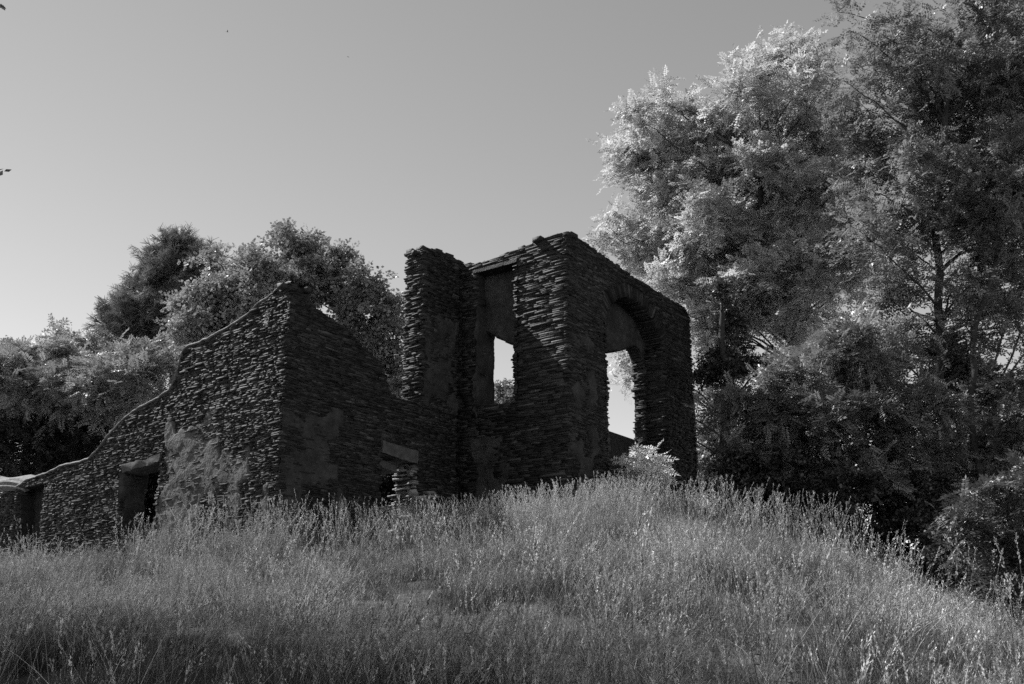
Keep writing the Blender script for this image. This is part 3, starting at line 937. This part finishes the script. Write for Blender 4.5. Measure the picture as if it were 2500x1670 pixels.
make_tree('locust_tree', 'tall shade-toned locust with several upright trunks at the right edge', 'tree',  # lowered leaf tone puts shade and lens falloff into the crown
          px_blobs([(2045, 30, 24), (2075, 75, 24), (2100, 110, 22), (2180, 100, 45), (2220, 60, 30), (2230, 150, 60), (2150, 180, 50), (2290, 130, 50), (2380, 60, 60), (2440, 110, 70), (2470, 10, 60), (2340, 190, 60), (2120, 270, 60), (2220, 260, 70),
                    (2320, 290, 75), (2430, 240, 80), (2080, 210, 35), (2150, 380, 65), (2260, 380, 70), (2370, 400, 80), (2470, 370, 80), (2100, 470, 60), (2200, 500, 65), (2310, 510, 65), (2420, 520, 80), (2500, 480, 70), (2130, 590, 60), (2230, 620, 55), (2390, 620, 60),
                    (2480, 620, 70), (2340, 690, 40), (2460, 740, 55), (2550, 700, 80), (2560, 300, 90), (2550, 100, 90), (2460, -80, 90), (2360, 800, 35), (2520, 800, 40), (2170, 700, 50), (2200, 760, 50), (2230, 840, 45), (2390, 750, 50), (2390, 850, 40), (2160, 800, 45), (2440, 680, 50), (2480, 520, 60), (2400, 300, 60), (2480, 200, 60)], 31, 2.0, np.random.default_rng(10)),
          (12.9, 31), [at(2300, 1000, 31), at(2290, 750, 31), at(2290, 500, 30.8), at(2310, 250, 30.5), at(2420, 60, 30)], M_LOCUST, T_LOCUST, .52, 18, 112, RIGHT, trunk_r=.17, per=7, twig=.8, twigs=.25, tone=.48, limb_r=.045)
make_tree('locust_tree', 'slender forked locust trunk beside the tall shade-toned one', 'tree',  # leaf tone lowered for shade here too
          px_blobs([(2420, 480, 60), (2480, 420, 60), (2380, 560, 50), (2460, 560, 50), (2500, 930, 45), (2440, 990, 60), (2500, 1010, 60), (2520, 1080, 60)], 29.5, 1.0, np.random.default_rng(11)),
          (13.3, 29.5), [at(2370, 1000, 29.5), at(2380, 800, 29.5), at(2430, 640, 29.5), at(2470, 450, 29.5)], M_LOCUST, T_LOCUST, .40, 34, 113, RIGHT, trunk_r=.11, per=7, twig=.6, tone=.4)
make_tree('sumac_thicket', 'dense sumac thicket with a lit sloping top right of the tower', 'shrub',
          px_blobs([(2080, 860, 75), (2020, 880, 60), (1960, 920, 65), (1900, 950, 55), (1850, 975, 50), (1800, 1000, 45), (1760, 1020, 35), (2130, 850, 60), (2180, 900, 80), (2060, 960, 90), (1960, 1010, 85), (1870, 1050, 75), (2150, 1000, 95), (2260, 1000, 80), (2050, 1080, 100),
                    (1940, 1120, 90), (2160, 1120, 100), (2270, 1110, 80), (1850, 1130, 70), (2080, 1190, 80), (2200, 1210, 80), (1980, 1200, 60), (2330, 1180, 60)], 29, 1.4, np.random.default_rng(12)),
          (9.6, 29.5), [at(2060, 1200, 29.4), at(2040, 1050, 29.2), at(2090, 900, 29)], M_SUMAC, T_SUMAC, .46, 24, 114, RIGHT, per=7, twig=.5, trunk_r=.12, tone=.5)
make_tree('vine_snag', 'dead trunk smothered in dark vines just right of the tower', 'tree',
          px_blobs([(1745, 880, 40), (1790, 870, 42), (1830, 890, 38), (1720, 900, 32), (1770, 920, 40), (1860, 910, 28), (1780, 965, 22), (1776, 1000, 20), (1770, 760, 30), (1780, 800, 30), (1755, 720, 26)], 33, .5, np.random.default_rng(13)),
          (6.9, 33), [at(1772, 1050, 33), at(1776, 920, 33), at(1765, 740, 33)], M_DARK_SHADELEAF, T_BROAD, .34, 46, 115, RIGHT, per=8, twig=.3, trunk_r=.2, tone=.8)
make_tree('broadleaf_tree', 'light small-leaved tree against the right end of the tower', 'tree',
          px_blobs([(1715, 980, 40), (1740, 1040, 42), (1710, 1060, 35), (1720, 1120, 45), (1760, 1130, 40), (1700, 1160, 40), (1750, 1185, 40), (1790, 1090, 40), (1730, 800, 30), (1700, 760, 26)], 41, .8, np.random.default_rng(14)),
          (8.4, 41), [at(1800, 1120, 41), at(1770, 1040, 41), at(1740, 900, 41)], M_BROAD, T_BROAD, .42, 30, 116, RIGHT, per=8, twig=.5, trunk_r=.15, tone=1.2)
make_tree('shade_toned_shrub', 'bushes with shade in their leaf colour at the foot of the sumac thicket', 'shrub',
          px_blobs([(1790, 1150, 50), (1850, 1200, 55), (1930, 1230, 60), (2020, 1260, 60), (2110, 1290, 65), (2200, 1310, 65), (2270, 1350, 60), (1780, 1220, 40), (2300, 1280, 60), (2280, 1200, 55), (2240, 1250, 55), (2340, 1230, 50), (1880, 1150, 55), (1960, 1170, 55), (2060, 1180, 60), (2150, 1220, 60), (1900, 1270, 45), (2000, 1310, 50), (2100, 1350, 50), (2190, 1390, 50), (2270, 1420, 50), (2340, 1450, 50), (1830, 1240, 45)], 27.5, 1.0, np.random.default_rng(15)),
          (8.8, 28), [at(2050, 1280, 27.8)], M_DARK_SHADELEAF, T_BROAD, .4, 40, 117, RIGHT, per=8, twig=.4, trunk_r=.09, tone=.6)
make_tree('shade_toned_shrub', 'shade-toned brambles under the young locust at the right foot of the bank', 'shrub',
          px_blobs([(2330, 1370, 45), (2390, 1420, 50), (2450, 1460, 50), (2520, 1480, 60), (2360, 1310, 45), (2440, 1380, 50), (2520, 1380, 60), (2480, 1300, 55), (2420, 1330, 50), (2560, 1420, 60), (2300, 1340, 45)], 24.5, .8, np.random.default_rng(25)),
          (11.6, 24.5), [at(2440, 1420, 24.5)], M_DARK_SHADELEAF, T_BROAD, .36, 40, 125, RIGHT, per=8, twig=.4, trunk_r=.08, tone=.8)
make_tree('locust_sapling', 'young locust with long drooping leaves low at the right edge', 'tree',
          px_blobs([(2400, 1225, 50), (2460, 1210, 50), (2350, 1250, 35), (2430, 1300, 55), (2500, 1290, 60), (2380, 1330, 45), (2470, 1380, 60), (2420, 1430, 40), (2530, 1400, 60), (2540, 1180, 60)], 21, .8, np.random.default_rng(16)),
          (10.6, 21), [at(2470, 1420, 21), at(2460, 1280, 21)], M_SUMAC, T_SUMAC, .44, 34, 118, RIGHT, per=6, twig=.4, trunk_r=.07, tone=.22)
make_tree('broadleaf_tree', 'shade-toned leafy tree filling the low right edge behind the slender locust', 'tree',  # dimmed leaf tone stands in for shade along this edge
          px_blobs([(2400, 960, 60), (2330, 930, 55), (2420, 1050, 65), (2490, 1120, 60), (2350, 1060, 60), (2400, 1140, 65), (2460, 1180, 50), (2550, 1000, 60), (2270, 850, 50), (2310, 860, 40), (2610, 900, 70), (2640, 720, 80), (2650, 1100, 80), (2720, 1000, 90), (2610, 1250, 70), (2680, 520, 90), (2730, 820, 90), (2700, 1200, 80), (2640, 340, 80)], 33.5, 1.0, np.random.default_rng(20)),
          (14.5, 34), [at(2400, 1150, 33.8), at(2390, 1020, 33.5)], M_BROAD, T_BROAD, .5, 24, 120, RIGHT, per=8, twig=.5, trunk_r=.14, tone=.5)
SHADE = []
for tx, ty in ((-4.6, 6.2), (-3.8, 7.6), (-3.2, 6.0), (-3.0, 8.8), (-2.2, 7.0), (-4.6, 9.2), (-5.6, 10.2), (-5.8, 7.6), (-1.4, 6.2), (-3.8, 10.6), (-5.2, 11.8), (-7, 12), (-1.6, 8.0), (-7, 9.5), (-.5, 6.6), (-.9, 7.4), (-2.6, 5.2), (-.2, 5.6), (-6.2, 8.8), (-6.6, 11)):
    for hh in (4.5, 5.5, 6.5, 7.6, 8.8, 10.0, 11.2, 12.5):          # the lowest mass that shades this spot and still hangs outside the picture
        c = np.array([tx, ty, .3]) + np.array(SUN_DIR) * (hh / SUN_DIR[2])
        if (c[0] + 3.0) / (c[1] * CT + c[2] * ST) < -.5:
            SHADE.append((c, 1.5))
            break
make_tree('overhanging_tree', 'tree outside the left edge whose twig tips just reach into the sky', 'tree', SHADE + [(at(-165, 270, 11), .26), (at(-168, 350, 11), .24)],
          (-11.5, 11.5), [(-11.3, 11.4, 3.0), (-10.9, 11.3, 6.0), (-10.8, 11.2, 8.6)], M_BROAD, T_BROAD, .36, 60, 119, None, per=8, twig=.4, trunk_r=.22, tone=.8)

# sumac growing out of the foot of the arch, and a small plant in the gable wall
pa = PC + NR * .75
make_tree('sumac_bush', 'sumac bush with sunlight in its leaf tone at the foot of the tower arch', 'shrub',  # leaf tone raised to paint sunlight on the bush
          [(pa + DR * 2.7 + UP * 5.5, .36), (pa + DR * 3.2 + UP * 5.7, .32), (pa + DR * 3.7 + UP * 5.85, .2), (pa + DR * 2.9 + UP * 5.95, .25), (pa + DR * 2.4 + UP * 6.1, .16), (pa + DR * 3.0 + UP * 5.1, .4), (pa + DR * 2.5 + UP * 5.0, .35)],
          tuple((pa + DR * 3.2)[:2]), [pa + DR * 3.2 + UP * 5.0, pa + DR * 3.3 + UP * 5.6], M_SUMAC, T_SUMAC, .55, 26, 121, None, per=5, twig=.45, trunk_r=.04, tone=1.9, limb_r=.02, flat=.6, up=.1)
wp = PG + DL * .78 + NL * .09
rw = np.random.default_rng(122)
wpl = thing('wall_plant', 'small pale flowering plant hanging from a crack near the gable peak', 'plant')
a, b = MB(), MB()
tube(b, [wp + UP * 8.98 - NL * .1, wp + UP * 8.9 + NL * .05, wp + UP * 8.75 + NL * .06, wp + UP * 8.6 + NL * .04], [.012, .01, .008, .005], 5)
for k in range(70):
    p = wp + UP * rw.uniform(8.56, 8.93) + NL * rw.uniform(.0, .1) + DL * rw.normal(0, .045)
    d, sd = rw.normal(0, 1, 3), rw.normal(0, 1, 3)
    d /= np.linalg.norm(d)
    sd = np.cross(d, sd)
    sd /= np.linalg.norm(sd)
    L = rw.uniform(.03, .06)
    a.add([p, p + d * L * .5 + sd * L * .35, p + d * L, p + d * L * .5 - sd * L * .35], [(0, 1, 2, 3)], rw.uniform(.6, 1.2))
b.build('stem', M_BARK, wpl)
a.build('foliage', M_FLOWER, wpl)

# ------------------------------------------------------------------ birds
def bird(p, s, yaw, flap, label):
    root_mb = MB()
    V = []
    prof = [(-.5, .03), (-.3, .05), (-.05, .085), (.2, .08), (.36, .05), (.44, .055), (.52, .03), (.6, .004)]
    n = 8
    ca, sa = math.cos(yaw), math.sin(yaw)
    rot = lambda q: np.array([q[0] * ca - q[1] * sa, q[0] * sa + q[1] * ca, q[2]]) * s + p
    for x, r in prof:
        for k in range(n):
            th = 2 * math.pi * k / n
            V.append(rot((x, r * math.cos(th), r * math.sin(th) + (.03 if x > .3 else 0))))
    i, j = np.meshgrid(np.arange(len(prof) - 1), np.arange(n), indexing='ij')
    root_mb.add(V, np.stack([i * n + j, i * n + (j + 1) % n, (i + 1) * n + (j + 1) % n, (i + 1) * n + j], -1))
    body_ = root_mb.build('bird', M_BIRD, smooth=True)
    tag(body_, label, 'bird', 'birds in the sky')
    for sg in (1, -1):
        w = MB()
        W = []
        for y, xa, xb in ((.05, -.18, .22), (.35, -.15, .25), (.7, -.2, .12), (1.0, -.32, -.22)):
            for x, dz in ((xa, 0), ((xa + xb) / 2, .03), (xb, 0)):
                W.append(rot((x, sg * y, flap * y ** 1.3 + dz)))
            for x, dz in ((xa, -.012), ((xa + xb) / 2, -.005), (xb, -.012)):
                W.append(rot((x, sg * y, flap * y ** 1.3 + dz)))
        F = []
        for k in range(3):
            o_ = k * 6
            F += [(o_, o_ + 1, o_ + 7, o_ + 6), (o_ + 1, o_ + 2, o_ + 8, o_ + 7), (o_ + 3, o_ + 9, o_ + 10, o_ + 4), (o_ + 4, o_ + 10, o_ + 11, o_ + 5), (o_, o_ + 6, o_ + 9, o_ + 3), (o_ + 2, o_ + 5, o_ + 11, o_ + 8)]
        w.add(W, F)
        w.build('wing', M_BIRD, body_)
    w = MB()
    w.add([rot(q) for q in ((-.45, .03, 0), (-.75, .1, .01), (-.75, -.1, .01), (-.45, -.03, 0), (-.45, .03, -.02), (-.75, .1, -.01), (-.75, -.1, -.01), (-.45, -.03, -.02))], [(0, 1, 2, 3), (4, 7, 6, 5), (0, 4, 5, 1), (2, 6, 7, 3), (1, 5, 6, 2)])
    w.build('tail', M_BIRD, body_)


bird(at(555, 78, 40), .095, .5, .55, 'dark winged speck of a bird high in the left sky')
bird(at(850, 139, 75), .11, 2.2, .1, 'fainter, smaller bird speck nearer the middle of the sky')

# ------------------------------------------------------------------ grass
def tuft(seed, nb=26, ns=5, hb=.5, hs=.85, leafy=False):
    rng = np.random.default_rng(seed)
    mb = MB()

    def strip(base, d0, h, w, bend, tone, seg=4, tipw=.15):
        az = rng.uniform(0, 2 * np.pi)
        side = np.array([math.cos(az), math.sin(az), 0])
        lean = np.array([d0[0], d0[1], 0])
        V = []
        for k in range(seg + 1):
            t = k / seg
            c = base + np.array([0, 0, 1]) * h * (t - .35 * bend * t ** 3) + lean * h * (t * .35 + bend * t * t)
            ww = w * (1 - t * (1 - tipw)) / 2
            V += [c - side * ww, c + side * ww]
        mb.add(V, [(2 * k, 2 * k + 1, 2 * k + 3, 2 * k + 2) for k in range(seg)], tone)
        return c

    for k in range(nb):
        th, r = rng.uniform(0, 2 * np.pi), .17 * math.sqrt(rng.random())
        b = np.array([r * math.cos(th), r * math.sin(th), -.03])
        a = rng.uniform(0, 2 * np.pi)
        strip(b, np.array([math.cos(a), math.sin(a)]), hb * rng.uniform(.5, 1.3), rng.uniform(.005, .010), rng.choice([.06, .12, .25, .6]), rng.uniform(.08, .5))
    for k in range(2 if nb > 6 else 0):
        a = rng.uniform(0, 2 * np.pi)
        strip(np.array([*rng.uniform(-.1, .1, 2), -.03]), np.array([math.cos(a), math.sin(a)]), hs * rng.uniform(.8, 1.15), rng.uniform(.007, .011), rng.choice([.3, .5, .8]), rng.uniform(1.0, 1.9), 6)
    for k in range(ns):
        th, r = rng.uniform(0, 2 * np.pi), .16 * math.sqrt(rng.random())
        b = np.array([r * math.cos(th), r * math.sin(th), -.03])
        a = rng.normal(0, 1.4)
        h = hs * rng.uniform(.65, 1.25)
        bend = rng.choice([.03, .08, .15, .3])
        tn = rng.uniform(.9, 2.6)
        lean = np.array([math.cos(a), math.sin(a), 0])
        strip(b, lean[:2] * .6, h, .0035, bend, tn * .5, 5, .6)
        pl = rng.uniform(.14, .26)
        wide = rng.uniform(.15, .8)
        for q in range(rng.integers(16, 30)):
            t = 1 - pl * rng.random()
            c = b + np.array([0, 0, 1]) * h * (t - .35 * bend * t ** 3) + lean * .6 * h * (t * .35 + bend * t * t)
            dz = rng.normal(0, 1, 3) * wide * .7 + np.array([0, 0, 1.2]) + lean * .4
            dz /= np.linalg.norm(dz)
            ll = rng.uniform(.018, .036)
            sd = np.cross(dz, rng.normal(0, 1, 3))
            sd /= np.linalg.norm(sd)
            c = c + dz * rng.uniform(0, .045) * wide + rng.normal(0, .004, 3)
            mb.add([c, c + dz * ll * .5 + sd * ll * .21, c + dz * ll, c + dz * ll * .5 - sd * ll * .21], [(0, 1, 2, 3)], tn * rng.uniform(.6, 1.2))
    if leafy:
        for k in range(4):
            b = np.array([*rng.uniform(-.12, .12, 2), -.03])
            h = hs * rng.uniform(.5, 1.0)
            l2 = rng.normal(0, .2, 2)
            top = b + np.array([l2[0] * h, l2[1] * h, h])
            tube(mb, [b, (b + top) / 2 + [.01, 0, 0], top], [.004, .003, .002], 4, .4)
            for q in range(22):
                t = rng.uniform(.2, 1)
                c = b + (top - b) * t
                d = rng.normal(0, 1, 3) * [1, 1, .4] + [0, 0, .4]
                d /= np.linalg.norm(d)
                sd = np.cross(d, [0, 0, 1])
                sd /= np.linalg.norm(sd)
                L = rng.uniform(.03, .065)
                mb.add([c, c + d * L * .5 + sd * L * .16, c + d * L - [0, 0, .01], c + d * L * .5 - sd * L * .16], [(0, 1, 2, 3)], rng.uniform(.35, .7))
    return mb


def build_grass():
    src = bpy.data.collections.new('grass_sources')
    kinds = [tuft(201, 24, 3, .55), tuft(202, 22, 5, .5, .9), tuft(203, 30, 1, .65, .8), tuft(204, 18, 6, .45, .95), tuft(205, 24, 4, .55, .8), tuft(206, 16, 2, .35, .75, True), tuft(207, 14, 9, .5, 1.15), tuft(208, 4, 4, .5, 1.3), tuft(209, 3, 3, .5, 1.25)]
    for k, m in enumerate(kinds):
        o = bpy.data.objects.new('grass_tuft_%02d' % k, m.mesh('grass_tuft', M_GRASS))
        src.objects.link(o)
    rng = np.random.default_rng(77)
    n = 190000
    y = 3.0 + 33 * np.sqrt(rng.random(n) * .98 + .006)
    x = rng.uniform(-1, 1, n) * (.56 * y + 3.0)
    dens = np.where(y < 9, 24.0, np.where(y < 14, 34.0, np.where(y < 22, 52.0, 62.0))) * np.clip(.05 + 5.5 * (fbm(x * 1.4, y * 1.4, seed=40, octv=3) - .35), .03, 2.2)
    area = (2 * (.56 * y + 3.0)) * 33 ** 2 / (2 * (y - 3.0 + 1e-3)) / n
    keep = rng.random(n) < dens * area
    q = np.stack([x, y], 1)
    # nothing grows in the walls or far behind them
    gl, gr = (q - PG[:2]) @ DL[:2], (q - PG[:2]) @ DR[:2]
    cl, cr = (q - PC[:2]) @ DL[:2], (q - PC[:2]) @ DR[:2]
    keep &= ~((gl > -.15) & (gr > -.15)) | ((gr > 6.9) & (cl < -.15)) | ((cl < -.15) & (gr > 0)) 
    keep &= ~((gr > -.1) & (gl > -.1))
    keep &= ~((cr > -.1) & (cl > -.1))
    keep &= ~((x > 12) & (y > 24))
    x, y = x[keep], y[keep]
    m = len(x)
    z = ground_z(x, y) + 0.14 * (fbm(x * .7, y * .7, seed=3) - .5)
    hgt = .08 + 1.05 * (fbm(x * .4, y * .4, seed=41, octv=2) * .5 + fbm(x * 1.7, y * 1.7, seed=42, octv=3) * .5)
    hgt *= rng.uniform(.7, 1.25, m) * np.interp(y, [5, 10, 16], [1.25, 1.12, 1.0])
    court = (((np.stack([x, y], 1) - PG[:2]) @ DR[:2]) > -1.5) & (y > 22.5) & (x < 3.2)
    hgt = np.where(court, hgt * 1.2, hgt)
    nearwall = (((np.stack([x, y], 1) - PG[:2]) @ DL[:2]) > -1.0) & (((np.stack([x, y], 1) - PG[:2]) @ DR[:2]) > -2.5)
    hgt = np.where(nearwall & ~court, hgt * .75, hgt)
    wind = rng.normal(0, .14, (m, 2)) + np.stack([fbm(x * .8, y * .8, seed=44, octv=2) - .5, fbm(x * .8, y * .8, seed=45, octv=2) - .5], 1) * .6 + np.stack([np.zeros(m), .06 + .10 * (fbm(x * .3, y * .3, seed=43) - .5) + np.clip((x - 3) * .03, 0, .22)], 1)
    rot = np.stack([wind[:, 0], wind[:, 1], rng.uniform(-.9, .9, m)], 1)
    idx = rng.choice(7, m, p=[.2, .21, .15, .2, .16, .015, .065])
    weedy = fbm(x * .55, y * .55, seed=46, octv=3) > .60
    idx = np.where(weedy & (rng.random(m) < .8), rng.choice([5, 2, 0], m), idx)
    hgt = np.where(weedy, hgt * .6, hgt)
    idx = np.where(court & (rng.random(m) < .5), rng.choice([1, 3, 6], m), idx)
    # single tall seed stalks standing clear of the mass along the crest and here and there below it
    ex = np.concatenate([rng.uniform(-8, 8, 900), rng.uniform(-4, 3.5, 500), rng.uniform(-12, 8, 500)])
    ey = np.concatenate([rng.uniform(22, 26.5, 900), rng.uniform(23.5, 26.5, 500), rng.uniform(6, 22, 500)])
    e2 = np.stack([ex, ey], 1)
    ok = ~((((e2 - PG[:2]) @ DL[:2]) > -.2) & (((e2 - PG[:2]) @ DR[:2]) > -.2)) & ~((((e2 - PC[:2]) @ DL[:2]) > -.2) & (((e2 - PC[:2]) @ DR[:2]) > -.2))
    ex, ey = ex[ok], ey[ok]
    k_ = len(ex)
    x, y = np.concatenate([x, ex]), np.concatenate([y, ey])
    z = np.concatenate([z, ground_z(ex, ey)])
    hgt = np.concatenate([hgt, rng.uniform(.6, 1.05, k_)])
    rot = np.concatenate([rot, np.stack([rng.normal(0, .1, k_), rng.normal(.08, .1, k_), rng.uniform(-3, 3, k_)], 1)])
    idx = np.concatenate([idx, rng.integers(7, 9, k_)])
    m = len(x)
    me = bpy.data.meshes.new('meadow_grass')
    me.vertices.add(m)
    me.vertices.foreach_set('co', np.stack([x, y, z], 1).astype(np.float32).ravel())
    for nm, typ, dat in (('rot', 'FLOAT_VECTOR', rot), ('scl', 'FLOAT', hgt), ('idx', 'INT', idx)):
        a_ = me.attributes.new(nm, typ, 'POINT')
        a_.data.foreach_set('vector' if typ == 'FLOAT_VECTOR' else 'value', np.ascontiguousarray(dat, np.int32 if typ == 'INT' else np.float32).ravel())
    o = bpy.data.objects.new('meadow_grass', me)
    COL.objects.link(o)
    tag(o, 'tall seeding meadow grass over the whole bank', 'grass', None, 'stuff')
    g = bpy.data.node_groups.new('grass_scatter', 'GeometryNodeTree')
    g.interface.new_socket('Geometry', in_out='INPUT', socket_type='NodeSocketGeometry')
    g.interface.new_socket('Geometry', in_out='OUTPUT', socket_type='NodeSocketGeometry')
    gi, go = g.nodes.new('NodeGroupInput'), g.nodes.new('NodeGroupOutput')
    ci = g.nodes.new('GeometryNodeCollectionInfo')
    ci.inputs['Collection'].default_value = src
    ci.inputs['Separate Children'].default_value = True
    ci.inputs['Reset Children'].default_value = True
    ip = g.nodes.new('GeometryNodeInstanceOnPoints')
    ip.inputs['Pick Instance'].default_value = True

    def named(nm, typ):
        k = g.nodes.new('GeometryNodeInputNamedAttribute')
        k.data_type = typ
        k.inputs['Name'].default_value = nm
        return k.outputs['Attribute']
    g.links.new(gi.outputs[0], ip.inputs['Points'])
    g.links.new(ci.outputs[0], ip.inputs['Instance'])
    g.links.new(named('idx', 'INT'), ip.inputs['Instance Index'])
    g.links.new(named('rot', 'FLOAT_VECTOR'), ip.inputs['Rotation'])
    g.links.new(named('scl', 'FLOAT'), ip.inputs['Scale'])
    g.links.new(ip.outputs[0], go.inputs[0])
    md = o.modifiers.new('scatter', 'NODES')
    md.node_group = g
    print('grass tufts', m)


build_grass()
